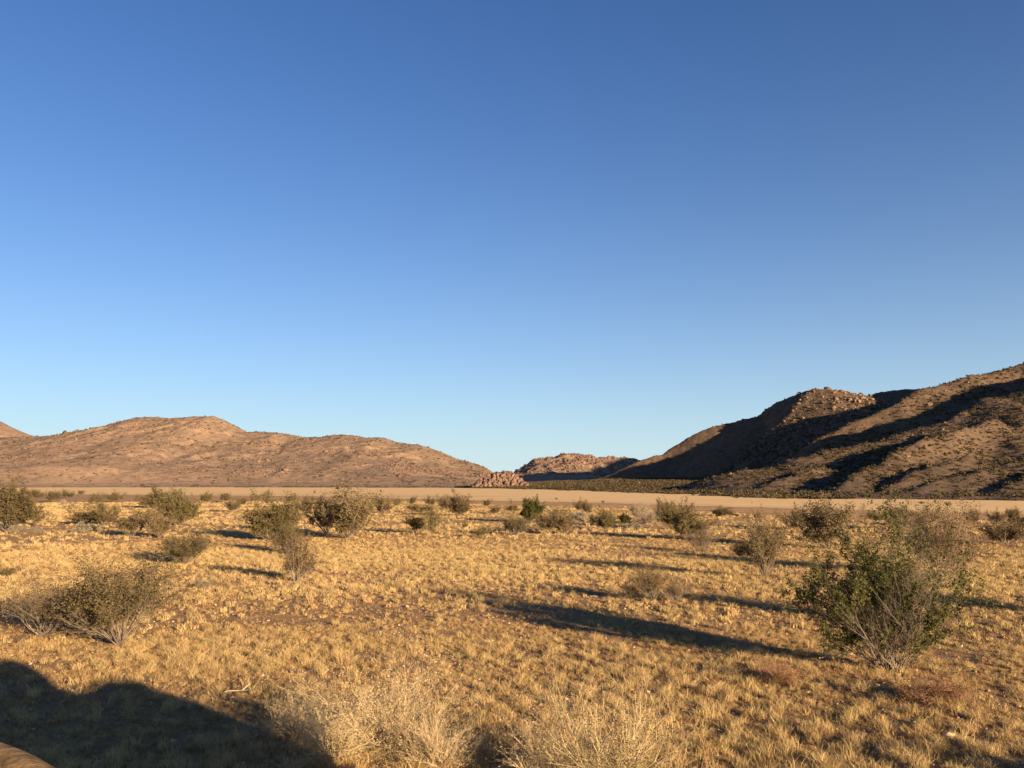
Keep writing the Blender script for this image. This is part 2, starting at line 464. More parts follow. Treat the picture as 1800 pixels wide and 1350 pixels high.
LEFT = ridge([(-1600, 640, 800, 500, 400), (-800, 700, 790, 450, 380), (-300, 745, 780, 420, 360), (0, 770, 790, 400, 360), (30, 771, 790, 400, 360), (60, 767, 790, 400, 355), (90, 768, 790, 400, 355), (120, 763, 780, 400, 350), (190, 752, 770, 390, 345), (220, 742, 760, 390, 340), (245, 737, 755, 390, 340),
              (275, 734, 750, 390, 340), (300, 737, 748, 390, 340), (330, 737, 746, 390, 340), (350, 733, 745, 390, 340), (378, 734, 742, 390, 338), (405, 746, 742, 390, 336), (432, 761, 742, 390, 335), (450, 759, 745, 390, 335),
              (500, 763, 748, 390, 332), (540, 769, 750, 390, 330), (565, 769, 748, 390, 330), (590, 766, 745, 380, 330), (612, 766, 742, 380, 325), (645, 771, 740, 360, 320), (672, 770, 736, 350, 318), (700, 779, 735, 340, 315), (740, 783, 730, 330, 310), (770, 793, 725, 310, 300), (800, 806, 715, 280, 280),
              (830, 815, 700, 250, 250), (855, 824, 680, 200, 210), (875, 836, 650, 140, 160), (890, 850, 620, 80, 100)])
LSP = [ridge(q) for q in (
    [(585, 770, 735, 40, 50), (545, 792, 680, 45, 50), (520, 814, 620, 45, 45), (500, 837, 560, 45, 40)],
    [(612, 770, 735, 40, 50), (650, 797, 680, 40, 55), (700, 817, 640, 45, 50), (740, 840, 580, 40, 40)],
    [(378, 738, 735, 50, 60), (410, 775, 680, 40, 55), (440, 805, 630, 40, 45), (470, 833, 570, 40, 40)],
    [(250, 742, 745, 50, 60), (215, 775, 690, 45, 50), (150, 805, 630, 45, 45), (80, 833, 560, 40, 40)],
    [(310, 740, 745, 40, 40), (300, 775, 690, 40, 40), (310, 810, 620, 40, 40), (300, 835, 560, 40, 40)],
    [(30, 775, 782, 60, 60), (0, 795, 700, 50, 50), (-60, 822, 620, 45, 45)],
)]
_o = np.argsort(LEFT[:, 0])
def LEFT_CREST(X):
    return np.interp(X, LEFT[_o, 0], LEFT[_o, 1])
def left_h(X, Y):
    s = bearing_line(FAR, X, Y)
    wx = X + fbm(X * 0.012, Y * 0.012, 3, 81) * 16; wy = Y + fbm(X * 0.012, Y * 0.012, 3, 82) * 16
    g = crest_h(LEFT, X, Y, 1.5, 0.04)
    sp = np.maximum.reduce([ridge_h(q, wx, wy, 1.0, 0.1) for q in LSP])
    g = pmax([g, sp * 0.93], 12)
    dc = LEFT_CREST(X) - Y
    rough = np.clip(g / 25, 0, 1) * (0.3 + 0.7 * sstep(dc / 70))
    gl = ridged(X * 0.02 + fbm(X * .01, Y * .01, 2, 8) * 1.5, Y * 0.006, 4, 60) - 0.45
    g = g + gl * 4.0 * rough * sstep(dc / 60 + 0.2) + fbm(X * 0.05, Y * 0.05, 5, 62, 0.6) * 2.6 * rough + fbm(X * 0.22, Y * 0.22, 4, 63, 0.65) * 1.3 * np.clip(g / 10, 0.1, 1)
    g = g * sstep(s / 60 + 0.05)
    return np.where(s < 0, -0.5, g - 0.1 + sstep(s / 8) * 0.3)
MID = ridge([(1250, 812, 980, 160, 200), (1125, 810, 960, 160, 200), (1110, 806, 950, 150, 200), (1080, 804, 940, 150, 200), (1050, 804, 930, 150, 200), (1028, 800, 925, 140, 200), (1008, 800, 920, 140, 200), (990, 797, 915, 130, 200), (965, 805, 905, 110, 200),
             (940, 808, 900, 90, 200), (925, 817, 890, 70, 200), (908, 828, 885, 60, 200), (890, 845, 880, 50, 200), (860, 856, 870, 50, 200)])
def mid_h(X, Y):
    g = crest_h(MID, X, Y, 0.9, 0.05)
    rough = np.clip(g / 12, 0, 1)
    g = g + (ridged(X * 0.03, Y * 0.02, 4, 90) - .45) * 4 * rough + fbm(X * 0.12, Y * 0.12, 5, 92, 0.65) * 2.2 * rough
    return g - 0.5
PEAK = ridge([(-900, 560, 1600, 500, 700), (-300, 640, 1600, 500, 700), (-60, 715, 1600, 450, 650), (0, 742, 1600, 400, 600), (25, 755, 1600, 400, 600), (60, 766, 1600, 350, 500), (110, 790, 1600, 300, 400), (200, 830, 1600, 200, 300)])
def peak_h(X, Y):
    g = crest_h(PEAK, X, Y, 1.1, 0.05)
    return g + fbm(X * 0.02, Y * 0.02, 5, 95, 0.6) * 4 * np.clip(g / 30, 0, 1) - 0.5

def axis(a, b, st):
    return np.arange(a, b + st * 0.5, st)
def build_hill(name, hf, xs, ys, mat):
    X, Y = np.meshgrid(xs, ys)
    Z = hf(X, Y)
    me, _ = grid_mesh(name, X, Y, Z, mat, keep=Z > -0.45)
    return tag(link(name, me), kind='structure')
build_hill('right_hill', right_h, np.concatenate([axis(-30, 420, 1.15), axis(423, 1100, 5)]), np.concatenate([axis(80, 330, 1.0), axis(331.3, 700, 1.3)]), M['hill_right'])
build_hill('left_hill', left_h, np.concatenate([axis(-1500, -560, 7), axis(-556, 60, 2.0)]), np.concatenate([axis(400, 770, 2.0), axis(775, 1250, 10)]), M['hill_left'])
build_hill('middle_hill', mid_h, axis(-60, 340, 1.8), axis(660, 1100, 2.2), M['hill_far'])
build_hill('distant_peak', peak_h, axis(-2200, -500, 12), axis(1000, 2000, 12), M['hill_far'])

# ------------------------------------------------------------------ instancing of uncountable stuff
def scatter(name, pts, rot, scl, protos, idx):
    me = bpy.data.meshes.new(name)
    me.vertices.add(len(pts)); me.vertices.foreach_set('co', np.asarray(pts, np.float32).ravel())
    for nm, ty, arr in (('rot', 'FLOAT_VECTOR', rot), ('scl', 'FLOAT_VECTOR', scl)):
        a = me.attributes.new(nm, ty, 'POINT'); a.data.foreach_set('vector', np.asarray(arr, np.float32).ravel())
    a = me.attributes.new('pick', 'INT', 'POINT'); a.data.foreach_set('value', np.asarray(idx, np.int32))
    o = link(name, me)
    c = bpy.data.collections.new(name + '_kinds')
    for k, pm_ in enumerate(protos):
        po = bpy.data.objects.new('%s_kind_%02d' % (name, k), pm_)
        c.objects.link(po)
    ng = bpy.data.node_groups.new(name + '_nodes', 'GeometryNodeTree')
    ng.interface.new_socket('Geometry', in_out='INPUT', socket_type='NodeSocketGeometry')
    ng.interface.new_socket('Geometry', in_out='OUTPUT', socket_type='NodeSocketGeometry')
    gi = ng.nodes.new('NodeGroupInput'); go = ng.nodes.new('NodeGroupOutput')
    ci = ng.nodes.new('GeometryNodeCollectionInfo')
    ci.inputs['Collection'].default_value = c
    ci.inputs['Separate Children'].default_value = True
    ci.inputs['Reset Children'].default_value = True
    ip = ng.nodes.new('GeometryNodeInstanceOnPoints')
    ip.inputs['Pick Instance'].default_value = True
    def attr(nm, ty):
        n = ng.nodes.new('GeometryNodeInputNamedAttribute'); n.data_type = ty
        n.inputs['Name'].default_value = nm
        return [s for s in n.outputs if s.enabled and s.name == 'Attribute'][0]
    m2p = ng.nodes.new('GeometryNodeMeshToPoints')
    ng.links.new(gi.outputs[0], m2p.inputs[0])
    ng.links.new(m2p.outputs[0], ip.inputs['Points'])
    ng.links.new(ci.outputs[0], ip.inputs['Instance'])
    ng.links.new(attr('pick', 'INT'), ip.inputs['Instance Index'])
    e2r = ng.nodes.new('FunctionNodeEulerToRotation')
    ng.links.new(attr('rot', 'FLOAT_VECTOR'), e2r.inputs[0])
    ng.links.new(e2r.outputs[0], ip.inputs['Rotation'])
    ng.links.new(attr('scl', 'FLOAT_VECTOR'), ip.inputs['Scale'])
    ng.links.new(ip.outputs[0], go.inputs[0])
    md = o.modifiers.new('scatter', 'NODES'); md.node_group = ng
    return o

rng = np.random.default_rng(5)
def wedge(n, r0, r1, half=50, power=2.0):
    a = R(1) * rng.uniform(-half, half, n)
    u = rng.uniform(0, 1, n)
    r = (r0 ** power + u * (r1 ** power - r0 ** power)) ** (1 / power)
    return r * np.sin(a), r * np.cos(a)

# ------------------------------------------------------------------ rocks
def ico(sub):
    import bmesh
    bm = bmesh.new()
    bmesh.ops.create_icosphere(bm, subdivisions=sub, radius=1)
    v = np.array([q.co[:] for q in bm.verts]); f = np.array([[w.index for w in q.verts] for q in bm.faces])
    bm.free()
    return v, f
ICO1 = ico(1); ICO2 = ico(2); ICO3 = ico(3)
def rock_mesh(name, seed, mat, base=ICO2, cuts=9, squash=0.75):
    r = np.random.default_rng(seed)
    v, f = base[0].copy(), base[1]
    for _ in range(cuts):                       # chop flat facets off a ball
        n = r.normal(size=3); n /= np.linalg.norm(n)
        d = r.uniform(0.45, 0.8)
        k = v @ n
        v = v - np.outer(np.maximum(k - d, 0), n)
    v = v * (1 + 0.06 * r.normal(size=(len(v), 1)))
    v *= np.array([r.uniform(.85, 1.3), r.uniform(.8, 1.1), squash * r.uniform(.8, 1.15)])
    return mesh_np(name, v, f, mat)
ROCKS = [rock_mesh('boulder_shape', 100 + k, M['rock'], ICO1 if k > 5 else ICO2) for k in range(10)]
REDROCKS = [rock_mesh('slab_shape', 200 + k, M['rock_red'], ICO2, 11, 1.1) for k in range(6)]

def project(X, Y, Z):
    y = Y * CP + (Z - CAM_H) * SP; z = -Y * SP + (Z - CAM_H) * CP
    return 900 + F_PX * X / y, 675 - F_PX * z / y
def drop(hf, n, x0, x1, y0, y1):
    X = rng.uniform(x0, x1, n); Y = rng.uniform(y0, y1, n)
    return X, Y, hf(X, Y)

# boulders on the right hill: many on the dome, fewer elsewhere
X, Y, Z = drop(right_h, 60000, -20, 520, 130, 680)
px, py = project(X, Y, Z)
dome = np.exp(-(((X - 205) / 58) ** 2 + ((Y - 500) / 65) ** 2))
crag = sstep((fbm(X * 0.05, Y * 0.05, 3, 40) - 0.12) / 0.2)
dens = np.clip(dome * 2.2 + 0.16 * (Z > 14) + 0.22 * crag * (Z > 8) + 0.02, 0, 1) * (Z > 0.8) * 0.5
ok = (rng.uniform(0, 1, len(X)) < dens) & (px > 850) & (px < 2100)
X, Y, Z = X[ok], Y[ok], Z[ok]
size = (0.26 + 0.36 * rng.gamma(1.4, 0.6, len(X))) * (0.75 + 0.85 * np.exp(-(((X - 205) / 75) ** 2 + ((Y - 520) / 60) ** 2)))
size = np.minimum(size * 0.88, 2.2)
app = size / Y
order = np.argsort(-app)
big = order[:280]; rest = order[280:]
GB = 'boulders on the right hill'
for i in big:
    o = link('boulder', ROCKS[int(rng.integers(0, 6))])
    s = size[i] * 1.1
    o.location = (X[i], Y[i], Z[i] + s * 0.2)
    o.rotation_euler = (rng.uniform(-.3, .3), rng.uniform(-.3, .3), rng.uniform(0, 6.28))
    o.scale = (s, s, s)
    ppx, ppy = project(X[i], Y[i], Z[i])
    onsky = right_h(np.array([X[i] * 1.04]), np.array([Y[i] * 1.04]))[0] < Z[i] * 1.03
    sz = 'large' if app[i] > app[order[40]] else ('middling' if app[i] > app[order[150]] else 'smaller')
    if 120 < X[i] < 300 and Y[i] > 420:
        side = ['left shoulder', 'upper left', 'left of the middle', 'middle', 'right of the middle', 'right end', 'far saddle'][int(np.searchsorted([1360, 1395, 1425, 1455, 1490, 1530], ppx))]
        lvl = ['at the skyline', 'just under the skyline', 'halfway up', 'low down', 'at the shadow line'][int(np.searchsorted([695, 708, 725, 745], ppy))]
        where = 'on the %s of the dome %s' % (side, lvl); grp = 'boulders on the boulder dome'
    elif Z[i] > 18:
        where = 'high on the right ridge %s' % ['near the notch', 'above the notch', 'left of its middle', 'at its middle', 'near the photo edge', 'at the photo edge'][int(np.searchsorted([1560, 1620, 1680, 1730, 1775], ppx))]; grp = 'boulders high on the long right ridge'
    else:
        where = 'low on the brushy foot of the right hill %s' % ['at its left end', 'left of its middle', 'at its middle', 'right of its middle', 'at far right'][int(np.searchsorted([1250, 1350, 1500, 1650], ppx))]; grp = 'boulders low on the right hill'
    tag(o, '%s tan boulder %s' % (sz, where), 'boulder', grp)
n = len(rest)
so = scatter('small_boulders', np.stack([X[rest], Y[rest], Z[rest] + size[rest] * 0.15], -1),
        np.stack([rng.uniform(-.4, .4, n), rng.uniform(-.4, .4, n), rng.uniform(0, 6.28, n)], -1),
        size[rest][:, None] * np.ones((1, 3)), ROCKS[6:], rng.integers(0, 4, n))
tag(so, 'small tan boulders strewn over the right hill', 'boulders', kind='stuff')

# stones on the left and middle hills
X1, Y1, Z1 = drop(left_h, 60000, -560, 60, 430, 800)
cl = sstep((fbm(X1 * 0.02, Y1 * 0.02, 4, 140) - 0.10) / 0.16) * (Z1 > 6)
k1 = rng.uniform(0, 1, len(X1)) < 0.006 + 0.34 * cl
X2, Y2, Z2 = drop(mid_h, 16000, 0, 200, 760, 960)
k2 = (rng.uniform(0, 1, len(X2)) < 0.22) & (Z2 > 4)
X = np.concatenate([X1[k1], X2[k2]]); Y = np.concatenate([Y1[k1], Y2[k2]]); Z = np.concatenate([Z1[k1], Z2[k2]])
n = len(X); s = 0.35 + 0.5 * rng.gamma(1.5, 0.5, n)
s[len(X1[k1]):] *= 1.25
so = scatter('hillside_stones', np.stack([X, Y, Z + s * 0.1], -1), np.stack([rng.uniform(-.4, .4, n), rng.uniform(-.4, .4, n), rng.uniform(0, 6.28, n)], -1),
             s[:, None] * np.ones((1, 3)), REDROCKS, rng.integers(0, 6, n))
tag(so, 'brown stones strewn over the left and middle hills', 'stones', kind='stuff')

# jagged rock outcrop at the end of the left hill
ox, oy = gp(882, 858)
out = bpy.data.objects.new('rock_outcrop', None); COL.objects.link(out)
out.location = (ox, oy, 0)
tag(out, 'jagged pile of reddish slabs at the foot of the gap between the hills', 'rock outcrop')
def outc_h(u):                      # height profile of the pile along its length, -1..1
    return np.interp(u, [-1.0, -.75, -.5, -.1, .15, .35, .6, .85, 1.0], [1.5, 4.6, 7.4, 9.2, 9.6, 9.0, 6.2, 2.6, 0.8])
uu, ww = np.meshgrid(np.linspace(-1.05, 1.0, 60), np.linspace(-1, 1, 26))
cz_ = outc_h(uu) * np.clip(1 - np.abs(ww) ** 1.6, 0, 1) * 0.92 + fbm(uu * 9, ww * 4, 4, 130, .6) * 1.6 * (1 - np.abs(ww)) - 0.3
cm_, _ = grid_mesh('rock_core', uu * 14.5, ww * 6.5 + 1.5, cz_, M['rock_red'], smooth=False)
link('rock_core', cm_, out)
rr = random.Random(11)
for k in range(190):
    u = rr.uniform(-0.98, 0.98); hmax = float(outc_h(u))
    dpt = rr.random()
    h = hmax * dpt
    o = link('slab', REDROCKS[k % 6], out)
    s = rr.uniform(0.7, 1.7) * (1.15 - 0.45 * dpt)
    o.location = (u * 14.5 + rr.uniform(-.5, .5), 1.5 - 6.3 * (1 - dpt) ** 0.62 + rr.uniform(-.4, .4), h * 0.90 - 0.1)
    o.rotation_euler = (rr.uniform(-.7, .7), rr.uniform(-0.2, 1.1), rr.uniform(-1.5, 1.5))
    o.scale = (s * 1.0, s, s * 1.15)

# ------------------------------------------------------------------ bushes far off on the hill slopes
def bush_blob(name, seed, mat):
    r = np.random.default_rng(seed)
    V = []; Fc = []; n = 0
    for _ in range(34):
        d = r.normal(size=3); d /= np.linalg.norm(d); d[2] = abs(d[2])
        c = d * r.uniform(.3, 1) * np.array([1, 1, .9]) + np.array([0, 0, 0.05])
        tri = c + r.normal(size=(3, 3)) * 0.26
        V.append(tri); Fc.append([n, n + 1, n + 2]); n += 3
    return mesh_np(name, np.concatenate(V), np.array(Fc), mat)
HB = [bush_blob('hill_bush_shape', 300 + k, M['hillbush']) for k in range(6)]
X1, Y1, Z1 = drop(right_h, 220000, -30, 420, 120, 520)
k1 = (Z1 > 0.0) & (rng.uniform(0, 1, len(X1)) < 0.36 * np.clip(1.1 - 0.45 * (Z1 < 4) - Z1 / 60, 0.55, 1) * (0.6 + 0.9 * sstep((fbm(X1 * .06, Y1 * .06, 3, 77) + .15) / .3)))
X2, Y2, Z2 = drop(left_h, 40000, -560, 60, 425, 790)
k2 = (Z2 > 0.2) & (rng.uniform(0, 1, len(X2)) < 0.05 + 0.25 * sstep((fbm(X2 * .03, Y2 * .03, 4, 145) - .05) / .2))
fa_ = rng.uniform(fb[2] - .1, fb[-4], 5200); fo_ = rng.normal(0, 7, 5200); fr_ = np.interp(fa_, fb, fr) + fo_
X3, Y3 = fr_ * np.sin(fa_), fr_ * np.cos(fa_)
k3 = fbm(X3 * .05, Y3 * .05, 3, 99) + 0.15 * sstep(fa_ / 0.1) > 0.12
X3, Y3 = X3[k3], Y3[k3]
X = np.concatenate([X1[k1], X2[k2], X3]); Y = np.concatenate([Y1[k1], Y2[k2], Y3]); Z = np.concatenate([Z1[k1], Z2[k2], np.maximum(right_h(X3, Y3), 0.02)])
n = len(X); s = rng.uniform(0.3, 0.8, n) * (0.7 + Y / 900)
so = scatter('hillside_brush', np.stack([X, Y, Z], -1), np.stack([np.zeros(n), np.zeros(n), rng.uniform(0, 6.28, n)], -1),
             np.stack([s, s, s * 0.85], -1), HB, rng.integers(0, 6, n))
tag(so, 'low olive brush dotting the slopes of the hills', 'brush', kind='stuff')

# ------------------------------------------------------------------ grass
def tuft(name, seed, mat, blades, h, spread, w):
    r = np.random.default_rng(seed)
    b = r.uniform(-1, 1, (blades, 2)) * spread * 0.45
    az = r.uniform(0, 6.28, blades); lean = np.abs(r.normal(0, 0.42, blades)) + 0.05
    L = h * r.uniform(.5, 1.05, blades)
    d = np.stack([np.cos(az) * np.sin(lean), np.sin(az) * np.sin(lean), np.cos(lean)], -1)
    p0 = np.concatenate([b, np.full((blades, 1), -0.01)], 1)
    p1 = p0 + d * L[:, None] * 0.55
    d2 = d + np.stack([np.cos(az) * .5, np.sin(az) * .5, np.full(blades, -0.2)], -1); d2 /= np.linalg.norm(d2, axis=1)[:, None]
    p2 = p1 + d2 * L[:, None] * 0.5
    az2 = r.uniform(0, 6.28, blades)
    sd_ = np.stack([np.cos(az2), np.sin(az2), np.zeros(blades)], -1) * w * 0.5
    V = np.stack([p0 - sd_, p0 + sd_, p1 + sd_ * .8, p1 - sd_ * .8, p2], 1).reshape(-1, 3)
    base = np.arange(blades)[:, None] * 5
    q = base + np.array([[0, 1, 2, 3]]); tr = base + np.array([[3, 2, 4]])
    return mesh_np(name, V, [q, tr], mat)
TUFTS = [tuft('tuft_shape', 400 + k, M['straw'], 30, 0.15 + 0.012 * k, 0.13, 0.0042) for k in range(6)] + \
        [tuft('tuft_shape', 420 + k, M['straw2'], 34, 0.09, 0.11, 0.0055) for k in range(3)] + \
        [tuft('tuft_shape', 440 + k, M['straw'], 26, 0.16, 0.16, 0.014) for k in range(4)] + \
        [tuft('tuft_shape', 460 + k, M['straw2'], 22, 0.12, 0.16, 0.014) for k in range(2)]
PX, PY, PS, PK = [], [], [], []
def grass_zone(n, r0, r1, kinds, smin, smax, cover, half=50):
    X, Y = wedge(n, r0, r1, half)
    g = bearing_line(GRASS, X, Y)
    d = 0.85 * fbm(X * 3.6, Y * 3.6, 3, 21) + 0.45 * fbm(X * 0.25, Y * 0.25, 3, 22) + 0.35 * fbm(X * 0.06, Y * 0.09, 2, 23)
    keep = (rng.uniform(0, 1, n) < sstep((d + cover) / 0.45)) & (g < -1 + np.abs(rng.normal(0, 1, n)) * 9 * fbm(X * .07, Y * .07, 3, 29) * 2.2 * (Y > 40) + rng.normal(0, 3, n) * (Y > 40))
    X, Y, d = X[keep], Y[keep], d[keep]
    k = np.array(kinds)[rng.integers(0, len(kinds), len(X))]
    s = rng.uniform(smin, smax, len(X)) * (0.75 + 0.9 * np.clip(d + .25, 0, .6))
    PX.append(X); PY.append(Y); PS.append(s); PK.append(k)
grass_zone(90000, 2.0, 17, [0, 1, 2, 3, 4, 5, 0, 1, 2, 6, 7, 8, 6, 7], 0.25, 0.95, 0.04)
grass_zone(120000, 17, 40, [0, 1, 2, 3, 4, 5, 9, 10, 11, 12, 6, 13, 7], 0.3, 0.95, 0.10)
grass_zone(110000, 40, 130, [9, 10, 11, 12, 9, 10, 13, 14], 0.45, 1.3, 0.16)
def filler(n, r0, r1, kinds, smin, smax):
    X, Y = wedge(n, r0, r1)
    g = bearing_line(GRASS, X, Y)
    k_ = (rng.uniform(0, 1, n) < 0.5 + 1.2 * fbm(X * 0.9, Y * 0.9, 3, 24)) & (g < -1 + np.abs(rng.normal(0, 1, n)) * 9 * fbm(X * .07, Y * .07, 3, 29) * 2.2 * (Y > 40) + rng.normal(0, 3, n) * (Y > 40))
    X, Y = X[k_], Y[k_]
    PX.append(X); PY.append(Y); PS.append(rng.uniform(smin, smax, len(X))); PK.append(np.array(kinds)[rng.integers(0, len(kinds), len(X))])
filler(110000, 2.0, 17, [6, 7, 8, 6, 7, 8, 0, 3], 0.22, 0.6)
filler(120000, 17, 45, [6, 7, 8, 13, 14, 9], 0.25, 0.7)
filler(40000, 45, 110, [13, 14, 13, 9], 0.4, 0.9)
X, Y, S, K = map(np.concatenate, (PX, PY, PS, PK))
n = len(X)
so = scatter('grass', np.stack([X, Y, ground_z(X, Y)], -1), np.stack([rng.normal(0, .08, n), rng.normal(0, .08, n), rng.uniform(0, 6.28, n)], -1),
             np.stack([S * rng.uniform(.8, 1.3, n), S * rng.uniform(.8, 1.3, n), S], -1), TUFTS, K)
tag(so, 'short golden bunch grass covering the desert flat', 'grass', kind='stuff')

# pebbles
PEB = [rock_mesh('pebble_shape', 500 + k, mat_simple('pebble_stone_%d' % k, c, 5, .35), ICO1, 6, .6) for k, c in enumerate(
    ([(0.36, 0.26, 0.17), (0.52, 0.4, 0.28)], [(0.26, 0.16, 0.09), (0.38, 0.25, 0.15)], [(0.18, 0.10, 0.055), (0.28, 0.17, 0.10)]))]
X, Y = wedge(190000, 2.0, 38, 50, 1.5)
pd = fbm(X * 0.5, Y * 0.5, 3, 27) + 0.35 * sstep((X / Y - 0.35) / 0.2) * (Y < 12)
k = rng.uniform(0, 1, len(X)) < 0.3 + sstep((pd + 0.05) / 0.5) * 0.6
X, Y = X[k], Y[k]; n = len(X); s = np.minimum(0.006 + 0.006 * rng.gamma(1.1, 1, n), 0.034)
so = scatter('gravel', np.stack([X, Y, ground_z(X, Y) + s * .2], -1), np.stack([rng.normal(0, .3, n), rng.normal(0, .3, n), rng.uniform(0, 6.28, n)], -1),
             s[:, None] * np.ones((1, 3)), PEB, rng.choice([0, 1, 1, 1, 2, 2, 2, 2], n))
tag(so, 'loose gravel and pebbles between the grass tufts', 'gravel', kind='stuff')

# ------------------------------------------------------------------ shrubs
def tubes(segs, sides=3):
    S = np.array(segs)                       # p0 p1 r0 r1
    p0, p1, r0, r1 = S[:, 0:3], S[:, 3:6], S[:, 6], S[:, 7]
    d = p1 - p0; d /= np.linalg.norm(d, axis=1)[:, None] + 1e-9
    ref = np.where(np.abs(d[:, 2:3]) > 0.9, np.array([[1., 0, 0]]), np.array([[0, 0, 1.]]))
    a = np.cross(d, ref); a /= np.linalg.norm(a, axis=1)[:, None] + 1e-9
    b = np.cross(d, a)
    n = len(S); V = np.zeros((n, 2, sides, 3))
    for k in range(sides):
        t_ = 2 * math.pi * k / sides
        o_ = a * math.cos(t_) + b * math.sin(t_)
        V[:, 0, k] = p0 + o_ * r0[:, None]; V[:, 1, k] = p1 + o_ * r1[:, None]
    F = []
    base = np.arange(n)[:, None] * (2 * sides)
    for k in range(sides):
        k2 = (k + 1) % sides
        F.append(base + np.array([[k, k2, sides + k2, sides + k]]))
    return V.reshape(-1, 3), np.concatenate(F)
def leaves(pts, size, r, jitter):
    n = len(pts)
    c = np.asarray(pts) + r.normal(size=(n, 3)) * jitter
    u = r.normal(size=(n, 3)); u /= np.linalg.norm(u, axis=1)[:, None]
    w = r.normal(size=(n, 3)); w = np.cross(u, w); w /= np.linalg.norm(w, axis=1)[:, None] + 1e-9
    s = size * r.uniform(.6, 1.4, (n, 1))
    V = np.stack([c - u * s, c + w * s * .5, c + u * s, c - w * s * .5], 1).reshape(-1, 3)
    return V, np.arange(n)[:, None] * 4 + np.array([[0, 1, 2, 3]])
def grow(seed, stems=16, tilt=55, levels=3, kids=(5, 4, 3), length=0.8, r0=0.016, curl=0.10, wig=0.16, up=0.07,
         leaf_n=3, leaf_size=0.018, jitter=0.025, leaf_from=2, inner=0.35, base_r=0.05, lean=(0, 0), taper_leaf=0.0, clump=0.0, zmin=0.0):
    rd = random.Random(seed); r = np.random.default_rng(seed)
    segs = []; lp = []; lop = rd.uniform(0.1, 0.45); lopa = rd.uniform(0, 6.28)
    lean = (lean[0] + rd.uniform(-.22, .22), lean[1] + rd.uniform(-.22, .22))
    def br(p, d, L, rad, lev):
        ns = 5 if lev == 0 else 3
        for k in range(ns):
            d = (d + Vector((rd.gauss(0, wig), rd.gauss(0, wig), rd.gauss(0, wig) + up))).normalized()
            q = p + d * (L / ns)
            if q.z < 0.01: q.z = 0.01 + rd.random() * .02
            ra = rad * (1 - 0.6 * k / ns); rb = rad * (1 - 0.6 * (k + 1) / ns)
            segs.append((*p, *q, ra, rb))
            fr = (k + 1) / ns
            if lev < levels and fr > (inner if lev == 0 else 0.25):
                m = kids[min(lev, len(kids) - 1)] / (ns * (1 - (inner if lev == 0 else 0.2)))
                m = int(m) + (rd.random() < m - int(m))
                for _ in range(m):
                    e = (d + Vector((rd.gauss(0, .45), rd.gauss(0, .45), rd.gauss(0.08, .35)))).normalized()
                    br(q, e, L * rd.uniform(.38, .62), rb * .65, lev + 1)
            if lev >= leaf_from and rd.random() < (1 - taper_leaf) * (1 if zmin <= 0 else min(1, max(0.03, (q.z / length - zmin) / 0.3))):
                if clump <= 0 or pn(np.array([q.x * 3.1 + 50 + seed]), np.array([q.y * 3.1 + q.z * 2.7]), seed)[0] > clump - 0.5:
                    for _ in range(leaf_n):
                        tt = rd.random()
                        lp.append(tuple(p.lerp(q, tt)))
            p = q
    for s_ in range(stems):
        az = 2 * math.pi * (s_ + rd.random()) / stems
        tl = R(tilt) * math.sqrt(rd.random())
        d = Vector((math.cos(az) * math.sin(tl) + lean[0], math.sin(az) * math.sin(tl) + lean[1], math.cos(tl))).normalized()
        p = Vector((math.cos(az + 1) * base_r * rd.random(), math.sin(az + 1) * base_r * rd.random(), -0.01))
        br(p, d, length * rd.uniform(.45, 1.12) * (1 - lop * max(0, math.cos(az - lopa))), r0 * rd.uniform(.6, 1.2), 0)
    V, Fq = tubes(segs)
    zmax = np.quantile(V[:, 2], 0.995); rx = np.quantile(np.hypot(V[:, 0], V[:, 1]), 0.97)
    nz = np.array([0.5 / rx, 0.5 / rx, 1 / zmax])          # normalise: height 1, width 1
    V = V * nz
    if lp:
        LV, LF = leaves(np.array(lp) * nz, leaf_size, r, jitter)
    else:
        LV, LF = None, None
    return (V, Fq), (LV, LF)
def kind(name, n, bark, leaf, **kw):
    out_ = []
    for k in range(n):
        (V, Fq), (LV, LF) = grow(kw.pop('seed0', 0) + 1000 * (len(KINDS) + 1) + k, **kw)
        # radii were scaled with the shape; fine for twigs
        out_.append((mesh_np(name + '_branches', V, Fq, M[bark]), mesh_np(name + '_foliage', LV, LF, M[leaf]) if LV is not None else None))
    KINDS[name] = out_
KINDS = {}
# mid-distance creosote in three foliage tones sharing the growth habit
kind('creosote', 6, 'bark', 'leaf_brown', stems=22, tilt=54, kids=(5, 4, 3), leaf_n=1, leaf_size=0.018, jitter=0.018, r0=0.011, wig=.12, zmin=.15)
kind('olive', 5, 'bark', 'leaf', stems=24, tilt=52, kids=(5, 4, 3), leaf_n=2, leaf_size=0.016, jitter=0.018, r0=0.010, wig=.12, zmin=.15)
kind('thin', 4, 'bark', 'leaf', stems=12, tilt=56, kids=(4, 3, 2), leaf_n=2, leaf_size=0.018, jitter=0.02, r0=0.010, zmin=.15)
kind('green', 2, 'bark', 'leaf_green', stems=20, tilt=50, kids=(5, 4, 3), leaf_n=5, leaf_size=0.02, jitter=0.02, r0=0.010, zmin=.1)
kind('pink', 2, 'bark_pink', 'leaf_grey', stems=24, tilt=60, kids=(5, 4, 3), leaf_n=1, leaf_size=0.014, jitter=0.02, r0=0.010)
kind('mound', 3, 'bark', 'leaf_grey', stems=34, tilt=80, kids=(5, 3, 2), leaf_n=3, leaf_size=0.03, jitter=0.04, r0=0.012, length=.6)
kind('rust', 2, 'bark_pink', 'leaf_rust', stems=34, tilt=75, kids=(5, 3, 2), leaf_n=1, leaf_size=0.014, jitter=0.03, r0=0.006, length=.6)
